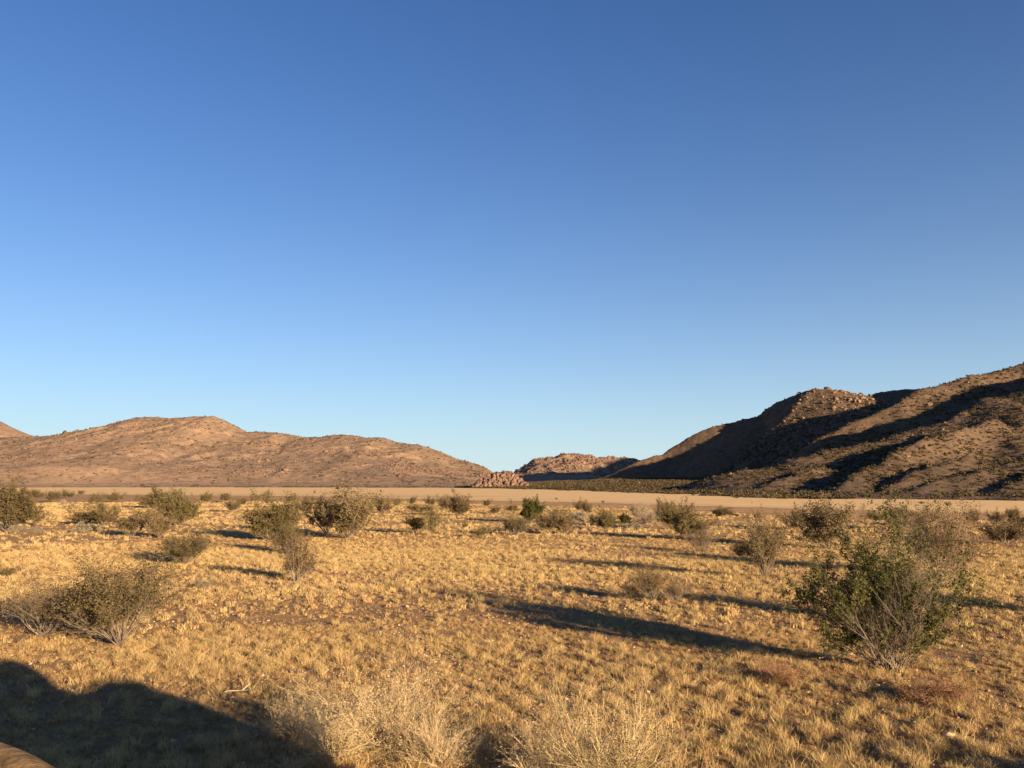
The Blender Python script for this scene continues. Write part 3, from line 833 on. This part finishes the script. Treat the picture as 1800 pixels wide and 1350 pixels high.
kind('near_olive', 3, 'bark', 'leaf', stems=44, tilt=58, levels=3, kids=(5, 4, 3), leaf_n=1, leaf_size=0.0115, jitter=0.012, r0=0.009, inner=.5, wig=.11, taper_leaf=.1, zmin=.3)
kind('near_grey', 3, 'bark', 'leaf_brown', stems=40, tilt=62, levels=3, kids=(5, 4, 2), leaf_n=1, leaf_size=0.0105, jitter=0.013, r0=0.0105, inner=.4, wig=.13, taper_leaf=.4, zmin=.3)
kind('bare_stem', 2, 'bark', 'leaf_brown', stems=38, tilt=44, levels=3, kids=(4, 4, 3), leaf_n=1, leaf_size=0.012, jitter=0.013, r0=0.010, inner=.5, wig=.07, zmin=.26)
kind('trunked', 1, 'bark', 'leaf_brown', stems=9, tilt=36, levels=3, kids=(8, 5, 3), leaf_n=1, leaf_size=0.014, jitter=0.015, r0=0.018, inner=.3, wig=.2, zmin=.26)
kind('big_green', 1, 'bark', 'leaf_green', stems=56, tilt=60, levels=3, kids=(5, 5, 4), leaf_n=5, leaf_size=0.0074, jitter=0.009, r0=0.0065, inner=.3, clump=0.64, wig=.12, base_r=.13, length=.85, zmin=.08)
kind('big_grey', 1, 'bark_pink', 'leaf_brown', stems=40, tilt=50, levels=3, kids=(5, 5, 3), leaf_n=1, leaf_size=0.009, jitter=0.012, r0=0.0075, inner=.35, wig=.1)
kind('straw_bush', 3, 'bark_pale', 'leaf_pale', stems=60, tilt=72, levels=3, kids=(5, 3, 2), leaf_n=1, leaf_size=0.0055, jitter=0.006, r0=0.0092, inner=.25, wig=.2, leaf_from=1, length=.95, taper_leaf=.45, up=.03)
kind('straw_brush', 2, 'bark_pale', 'leaf', stems=90, tilt=56, levels=3, kids=(4, 3, 1), leaf_n=1, leaf_size=0.007, jitter=0.008, r0=0.0065, inner=.3, wig=.13, leaf_from=2, length=.9, taper_leaf=.4)

rs = random.Random(3)
CNT = {}
def shrub(kd, px, base, top, width, label, grp=None, name='shrub', cat='shrub', rot=None, z=None, pos=None, depth=1.0):
    if pos is None:
        x, y = gp(px, base)
    else:
        x, y = pos
    rx, ry, rz = ray(px, top)
    hgt = CAM_H + rz * (y / ry) if pos is None else top
    wid = width / F_PX * y / CP if pos is None else width
    gz = float(ground_z(np.array([x]), np.array([y]))[0])
    vs_ = KINDS[kd]; k = CNT.get(kd, 0); CNT[kd] = k + 1
    bm_, fm_ = vs_[k % len(vs_)]
    e = bpy.data.objects.new(name, None); COL.objects.link(e)
    e.empty_display_size = 0.2
    e.location = (x, y, gz)
    e.rotation_euler = (0, 0, rs.uniform(0, 6.28) if rot is None else rot)
    e.scale = (wid * 1.18, wid * 1.18 * depth, hgt * 1.10)
    tag(e, label, cat, grp)
    link('branches', bm_, e)
    if fm_:
        link('foliage', fm_, e)
    return e
G1 = 'creosote shrubs scattered over the flat'
rows = [
 # kind, px, base, top, width, label
 ('olive', 12, 934, 860, 105, 'large dense olive shrub cut by the left edge of the photo'),
 ('thin', 62, 924, 882, 38, 'thin shrub just right of the dense shrub at the left edge'),
 ('creosote', 61, 876, 861, 30, 'small far shrub above the dense shrub at the left edge'),
 ('creosote', 92, 882, 864, 28, 'small brown shrub beside the pale gap at far left'),
 ('creosote', 118, 875, 862, 27, 'flat dark shrub at the far left end of the lake bed margin'),
 ('mound', 113, 887, 880, 10, 'tiny tuft of a shrub alone in the pale gap at left'),
 ('creosote', 142, 869, 862, 12, 'tiny dark shrub touching the pale lake bed at far left'),
 ('creosote', 200, 882, 864, 32, 'rounded brown shrub behind the leafy bush at left'),
 ('thin', 165, 888, 868, 34, 'pale sparse shrub left of the rounded brown one'),
 ('thin', 150, 922, 886, 66, 'loose yellowish half of the leafy bush with shade at its right'),
 ('olive', 182, 924, 886, 46, 'dark leafy shrub in the middle of the left group above a grey mound'),
 ('thin', 232, 944, 898, 62, 'loose yellow leafed shrub casting a dark flat shadow at left'),
 ('creosote', 262, 893, 866, 54, 'brown domed shrub left of the long green shrub'),
 ('olive', 316, 924, 865, 74, 'long grey green shrub on the left half of the flat'),
 ('olive', 363, 884, 866, 22, 'small dark green shrub at the right end of the long green shrub'),
 ('creosote', 279, 946, 900, 44, 'brown shrub between the yellow leafed one and the dark shadowed one'),
 ('near_olive', 325, 992, 932, 92, 'olive shrub with a pale stone and dark shadow at its left foot'),
 ('mound', 150, 938, 923, 34, 'pale grey rounded mound shrub on bare sand at left'),
 ('mound', 30, 937, 926, 24, 'small grey mound shrub under the dense left edge shrub'),
 ('mound', 61, 938, 929, 20, 'smallest grey mound shrub right of its twin at the left edge'),
 ('thin', 12, 1013, 988, 36, 'small green sprig shrub at the left edge above the twiggy bush'),
 ('mound', 357, 1036, 1027, 26, 'low grey tuft alone on the grass right of the left front bush'),
 ('near_olive', 208, 1135, 992, 185, 'large front left shrub with fanned grey stems and olive tops'),
 ('near_grey', 75, 1122, 1015, 135, 'grey twiggy shrub at the left of the large front left shrub'),
 ('near_grey', 130, 1108, 1015, 120, 'half bare shrub in the gap between the two front left shrubs'),
 ('creosote', 396, 883, 867, 20, 'small brown shrub left of the forked shrub at left centre'),
 ('creosote', 410, 900, 877, 24, 'dark narrow shrub with a thin shadow in the pale sand'),
 ('creosote', 425, 888, 875, 22, 'brown shrub touching the upper right of the dark narrow shrub'),
 ('creosote', 448, 882, 868, 17, 'square little brown shrub alone beside the lake bed'),
 ('thin', 472, 888, 863, 26, 'small upright shrub rising above the big olive shrub'),
 ('olive', 473, 950, 878, 92, 'big rounded olive shrub left of centre with shadow to the left'),
 ('near_olive', 500, 973, 922, 62, 'leaning olive shrub in front of the big rounded olive shrub'),
 ('trunked', 519, 1026, 948, 76, 'spindly shrub with bare grey trunks and a forked long shadow'),
 ('creosote', 510, 883, 870, 22, 'low brown shrub left of the dark cone shaped shrub'),
 ('olive', 538, 899, 875, 28, 'dark cone shaped shrub near the lake bed left of the tall one'),
 ('creosote', 525, 899, 886, 16, 'small reddish shrub against the left foot of the dark cone shaped shrub'),
 ('thin', 555, 887, 879, 10, 'tiny round shrub between the dark cone and the tall shrub'),
 ('thin', 553, 868, 862, 5, 'tiny sprout poking up against the pale lake bed'),
 ('creosote', 574, 938, 872, 72, 'shorter left half of the tall pair of shrubs at left centre'),
 ('creosote', 610, 946, 858, 92, 'tall shrub with pale crossing stems reaching over the lake bed'),
 ('creosote', 672, 902, 873, 36, 'dark based shrub just right of the tall pair'),
 ('creosote', 698, 890, 875, 18, 'small round shrub right of the dark based shrub'),
 ('creosote', 724, 887, 873, 15, 'small dark shrub alone beside the lake bed at centre left'),
 ('creosote', 731, 900, 887, 28, 'low grey brown shrub above the pair of thin shrubs'),
 ('creosote', 752, 900, 889, 20, 'low shrub at the right end of the grey brown one'),
 ('thin', 733, 937, 895, 58, 'thin shrub with spread arms and a shadow on its left'),
 ('thin', 757, 941, 893, 36, 'thin upright shrub right of the one with spread arms'),
 ('creosote', 757, 889, 873, 22, 'fuzzy brown shrub left of the wide round shrub'),
 ('creosote', 783, 895, 873, 26, 'dark shoulder of growth at the left of the wide round shrub'),
 ('creosote', 804, 908, 868, 62, 'wide round shrub with pale stems at the centre of the flat'),
 ('creosote', 855, 891, 878, 16, 'small ball shaped shrub alone right of the wide round shrub'),
 ('creosote', 872, 903, 890, 22, 'low v shaped shrub on pale ground near the centre'),
 ('thin', 902, 901, 880, 26, 'faint thin shrub left of the bright green shrub'),
 ('green', 934, 919, 882, 36, 'bright green shrub at the centre of the flat'),
 ('creosote', 926, 897, 876, 20, 'brown crown standing just behind the bright green shrub'),
 ('near_olive', 905, 942, 902, 44, 'narrow shrub with one white stem in front of the green shrub'),
 ('thin', 817, 930, 914, 13, 'tiny sprig shrub alone on the grass left of centre'),
 ('thin', 845, 946, 924, 30, 'sparse little shrub on the grass below the sprig'),
 ('creosote', 968, 934, 897, 50, 'left half of the wide shrub right of the green one'),
 ('creosote', 990, 940, 898, 42, 'right half of the wide shrub right of the green one'),
 ('creosote', 1019, 899, 878, 22, 'left one of two small twin shrubs beyond the wide shrub'),
 ('creosote', 1034, 905, 881, 20, 'right one of two small twin shrubs beyond the wide shrub'),
 ('mound', 1015, 918, 903, 30, 'pale low brush right of the wide central shrub'),
 ('olive', 1063, 932, 896, 40, 'pear shaped olive shrub right of centre'),
 ('thin', 1040, 923, 905, 20, 'small loose shrub at the left foot of the pear shaped one'),
 ('green', 1099, 921, 904, 16, 'small yellow green shrub with a short dark shadow'),
 ('pink', 1124, 914, 883, 30, 'bare pinkish shrub right of the small yellow green one'),
 ('pink', 1140, 921, 899, 40, 'pale pink low bush in front of the bare pinkish shrub'),
 ('creosote', 1160, 920, 899, 18, 'dark little shrub between the pink bush and the leaning olive shrub'),
 ('mound', 1116, 930, 920, 24, 'flat brown mat of a shrub below the pale pink bush'),
 ('olive', 1184, 930, 884, 44, 'upper left shoulder of the large leaning olive shrub'),
 ('olive', 1204, 950, 890, 66, 'large leaning olive shrub right of centre'),
 ('near_grey', 1232, 974, 922, 54, 'grey twiggy shrub at the lower right of the leaning olive shrub'),
 ('olive', 1270, 908, 892, 34, 'flat topped shrub on the edge of the lake bed right of centre'),
 ('creosote', 1293, 908, 903, 14, 'tiny flat shrub right of the flat topped one'),
 ('creosote', 1330, 911, 901, 13, 'tiny brown ball shrub on the reddish lake bed edge'),
 ('bare_stem', 1345, 1021, 915, 84, 'upright shrub with many white stems right of centre'),
 ('creosote', 1308, 985, 952, 44, 'low brown side growth at the left of the white stemmed shrub'),
 ('creosote', 1400, 931, 893, 58, 'rounded shrub on the lake bed edge with a long thin shadow'),
 ('creosote', 1436, 908, 893, 20, 'dark forked twig shrub above the rounded one'),
 ('creosote', 1458, 964, 884, 92, 'broad brown shrub behind the left top of the big green shrub'),
 ('thin', 1541, 919, 890, 44, 'sprigged shrub standing over the green tops against the lake bed'),
 ('creosote', 1580, 932, 892, 56, 'brown shrub behind the green tops near the lake bed'),
 ('creosote', 1622, 925, 895, 44, 'brown shrub half hidden behind the tall grey shrub'),
 ('big_grey', 1650, 1018, 893, 125, 'tall greyish shrub with bare pale sticks behind the big green shrub'),
 ('big_green', 1562, 1178, 912, 250, 'biggest shrub of all with leafy green tops at front right'),
 ('near_olive', 1580, 1100, 985, 130, 'second leafy shrub growing behind the biggest one'),
 ('creosote', 1708, 922, 895, 28, 'heart shaped shrub on the lake bed edge at far right'),
 ('creosote', 1754, 922, 897, 28, 'left one of two round shrubs near the right edge'),
 ('creosote', 1779, 915, 893, 26, 'right one of two round shrubs near the right edge'),
 ('creosote', 1770, 957, 916, 72, 'broad brown shrub low at the right edge of the photo'),
 ('green', 1798, 928, 911, 26, 'dark green shrub cut by the right edge of the photo'),
 ('bare_stem', 1148, 1060, 1000, 64, 'low front shrub with splayed white stems at centre right'),
 ('near_grey', 1188, 1060, 1018, 50, 'sparse brown right half of the low splayed shrub'),
 ('near_grey', 1110, 1056, 1022, 40, 'sparse bare left wing of the low splayed shrub'),
 ('rust', 1372, 1198, 1158, 78, 'low rust coloured dry plant left of the biggest shrub'),
 ('rust', 1635, 1235, 1190, 120, 'wide rust coloured dry plant at the right foot of the biggest shrub'),
 ('creosote', 28, 858.8, 854, 6, 'tiny dark shrub on the pale rim at far left'),
 ('creosote', 978, 878.5, 875, 5, 'lone tiny shrub out on the lake bed at centre'),
 ('creosote', 1060, 884, 880, 6, 'lone tiny sprout on the brown lake margin'),
 ('creosote', 1620, 886, 881, 10, 'dark little shrub alone on the far lake bed at right'),
 ('thin', 1666, 890, 882, 14, 'yellowish little shrub alone on the far lake bed at right'),
 ('creosote', 1557, 886, 881, 8, 'tiny brown shrub left of the dark little one on the lake bed'),
]
for r_ in rows:
    kd, px_, ba, to, wd, lb = r_
    shrub(kd, px_, ba, to, wd, lb, G1)
# straw-coloured bushes in front
GS = 'straw coloured bushes in the foreground'
shrub('straw_bush', 590, 1335, 1215, 170, 'low straw twigs in front of the tall dry stalks at the shadow edge', GS, 'dry_bush', 'bush')
shrub('straw_bush', 675, 1312, 1145, 250, 'straw coloured twig bush in front with tall dry stalks', GS, 'dry_bush', 'bush')
shrub('straw_bush', 515, 1292, 1195, 150, 'thin straw twigs at the left of the straw bush in front', GS, 'dry_bush', 'bush')
shrub('straw_bush', 770, 1345, 1225, 170, 'straw twigs with pale flower spikes right of the tall dry stalks', GS, 'dry_bush', 'bush')
shrub('straw_brush', 1075, 1390, 1190, 265, 'dense straw brush with green stems at the bottom centre', GS, 'dry_bush', 'bush')
shrub('straw_bush', 960, 1385, 1250, 200, 'loose pale twigs left of the dense straw brush at the bottom', GS, 'dry_bush', 'bush')
# outside the frame at right: their shadows reach in
shrub('near_olive', 1950, 1090, 980, 150, 'shrub beyond the right edge casting a shadow into the photo', G1)
shrub('near_olive', 1985, 1400, 1310, 150, 'near shrub beyond the lower right corner casting shade', G1)

# fallen sticks
def stick(px_, py_, L, az, label):
    x, y = gp(px_, py_); rd = random.Random(int(px_))
    segs = []; p = Vector((0, 0, .03)); d = Vector((math.cos(az), math.sin(az), 0.1))
    for k in range(8):
        d = (d + Vector((rd.gauss(0, .18), rd.gauss(0, .18), rd.gauss(0, .06)))).normalized()
        q = p + d * L / 8; q.z = max(.015, min(q.z, .12))
        segs.append((*p, *q, .011 * (1 - k / 10), .011 * (1 - (k + 1) / 10)))
        if k in (3, 5):
            e = (d + Vector((rd.gauss(0, .7), rd.gauss(0, .7), .3))).normalized()
            segs.append((*q, *(q + e * L * .3), .008, .003))
        p = q
    V, Fq = tubes(segs, 6)
    o = link('fallen_stick', mesh_np('fallen_stick', V, Fq, M['bark_pale']))
    o.location = (x, y, float(ground_z(np.array([x]), np.array([y]))[0]))
    tag(o, label, 'stick', 'fallen sticks on the grass')
stick(395, 1218, .5, .1, 'short pale stick lying at the edge of the big shadow')
stick(1440, 1163, .75, -.2, 'bleached branch lying at the foot of the biggest shrub')
stick(1050, 1052, .7, 3.0, 'thin bare stick on the grass left of the low splayed shrub')

# a pale stone by a shrub and others that stand out in the field
for px_, py_, s_, lb in ((314, 986, .16, 'pale stone at the foot of the dark shadowed shrub at left'),
                         (715, 1068, .05, 'small white stone alone on the grass at centre'),
                         (1668, 1290, .05, 'pale stone on the gravel at lower right'),
                         (1415, 1182, .045, 'pale stone under the left of the biggest shrub')):
    x, y = gp(px_, py_)
    o = link('stone', PEB[0].copy()); o.location = (x, y, float(ground_z(np.array([x]), np.array([y]))[0]) + s_ * .3)
    o.scale = (s_ * 1.3, s_, s_); o.rotation_euler.z = px_
    tag(o, lb, 'stone')

# ------------------------------------------------------------------ the open truck the photo is taken from
def boxm(name, x0, x1, y0, y1, z0, z1, mat, parent, bevel=0.04):
    import bmesh
    bm = bmesh.new()
    bmesh.ops.create_cube(bm, size=1)
    for v in bm.verts:
        v.co = ((x0 + x1) / 2 + v.co.x * (x1 - x0), (y0 + y1) / 2 + v.co.y * (y1 - y0), (z0 + z1) / 2 + v.co.z * (z1 - z0))
    bmesh.ops.bevel(bm, geom=list(bm.edges), offset=bevel, segments=2, affect='EDGES')
    me = bpy.data.meshes.new(name); bm.to_mesh(me); bm.free(); me.materials.append(mat)
    return link(name, me, parent)
def wheelm(name, x, y, z, r_, w, mat, parent, axis_='Y', hole=0.0):
    import bmesh
    bm = bmesh.new()
    N = 28
    prof = [(r_ * (hole or .01), -w / 2), (r_ * .9, -w / 2), (r_, -w / 3), (r_, w / 3), (r_ * .9, w / 2), (r_ * (hole or .01), w / 2)]
    rings = []
    for k in range(N):
        a_ = 2 * math.pi * k / N
        rings.append([bm.verts.new((q[0] * math.cos(a_), q[1], q[0] * math.sin(a_))) for q in prof])
    for k in range(N):
        A_, B_r = rings[k], rings[(k + 1) % N]
        for j in range(len(prof)):
            j2 = (j + 1) % len(prof)
            bm.faces.new((A_[j], A_[j2], B_r[j2], B_r[j]))
    me = bpy.data.meshes.new(name); bm.to_mesh(me); bm.free(); me.materials.append(mat)
    o = link(name, me, parent); o.location = (x, y, z)
    return o
trk = bpy.data.objects.new('open_truck', None); COL.objects.link(trk)
trk.location = (0, -0.3, 0)
tag(trk, 'open truck with a curved timber rail showing in the bottom left corner', 'truck')
boxm('bed_floor', -3.6, 2.2, -2.3, -0.2, 1.0, 1.15, M['wood'], trk, .02)
_cab = boxm('cab', 2.3, 7.0, -2.3, -0.2, 0.75, 3.04, M['paint'], trk, .12)
for _v in _cab.data.vertices:                                   # the windscreen leans back
    if _v.co.x > 4.6:
        _v.co.x -= 1.2 * max(0, (_v.co.z - 0.75) / 2.3)
boxm('hood', 6.9, 7.9, -2.2, -0.3, 0.75, 1.5, M['paint'], trk, .12)
boxm('window', 2.6, 3.9, -0.21, -0.17, 1.6, 2.4, M['glass'], trk, .01)
boxm('window', 4.2, 5.6, -0.21, -0.17, 1.6, 2.4, M['glass'], trk, .01)
boxm('shadow_box', 5.2, 5.75, -1.6, -0.5, 2.94, 3.24, M['paint'], trk, .03)  # added on the unseen roof to put a bump in the shadow's outline
for wx_ in (-2.4, 3.0, 6.0):
    for wy_ in (-0.45, -2.1):
        wheelm('wheel', wx_, wy_, .48, .48, .28, M['dark'], trk)
boxm('shadow_block', 2.5, 3.75, -1.6, -0.5, 2.94, 3.34, M['paint'], trk, .05)  # unseen block added to lift the left part of the cast shadow
sw = wheelm('shadow_ring', 4.15, -0.6, 3.24, .34, .34, M['dark'], trk, hole=.3)  # ring added to cast the looped bump a raised arm would leave
# rail: a bent round timber, its top edge seen at the corner
rp_ = [wp(-420, 1190, 2.6), wp(-150, 1260, 1.75), wp(0, 1308, 1.42), wp(40, 1328, 1.34), wp(78, 1351, 1.27), wp(150, 1400, 1.15), wp(300, 1540, .95), wp(420, 1700, .85)]
rp_ = [Vector(q) - Vector((.0, .0, .068)) for q in rp_]
pts_ = []
for k in range(len(rp_) - 1):
    for t_ in (0, .25, .5, .75):
        pts_.append(rp_[k].lerp(rp_[k + 1], t_))
for _ in range(3):
    pts_ = [pts_[0]] + [(pts_[i - 1] + pts_[i] * 2 + pts_[i + 1]) / 4 for i in range(1, len(pts_) - 1)] + [pts_[-1]]
SD = 20; V = []; Fq = []
for i, p in enumerate(pts_):
    d = (pts_[min(i + 1, len(pts_) - 1)] - pts_[max(i - 1, 0)]).normalized()
    a_ = d.cross(Vector((0, 0, 1))).normalized(); b_ = a_.cross(d)
    for k in range(SD):
        th = 2 * math.pi * k / SD
        rr_ = .062 * (1 + .03 * math.sin(3 * th + i * .3))
        V.append(p + a_ * math.cos(th) * rr_ + b_ * math.sin(th) * rr_)
for i in range(len(pts_) - 1):
    for k in range(SD):
        k2 = (k + 1) % SD
        Fq.append([i * SD + k, i * SD + k2, (i + 1) * SD + k2, (i + 1) * SD + k])
ro = link('rail', mesh_np('rail', np.array([v[:] for v in V]), np.array(Fq), M['timber'], True), trk)
ro.location = (0, .3, 0)
for q in (rp_[0], rp_[5]):
    Vp, Fp = tubes([(q.x, q.y, 1.0, q.x, q.y, q.z, .035, .035)], 8)
    po = link('rail_post', mesh_np('rail_post', Vp, Fp, M['wood']), trk); po.location = (0, .3, 0)
boxm('side_step', -3.6, 0.6, -0.2, 2.9, 0.9, 1.0, M['wood'], trk, .02)
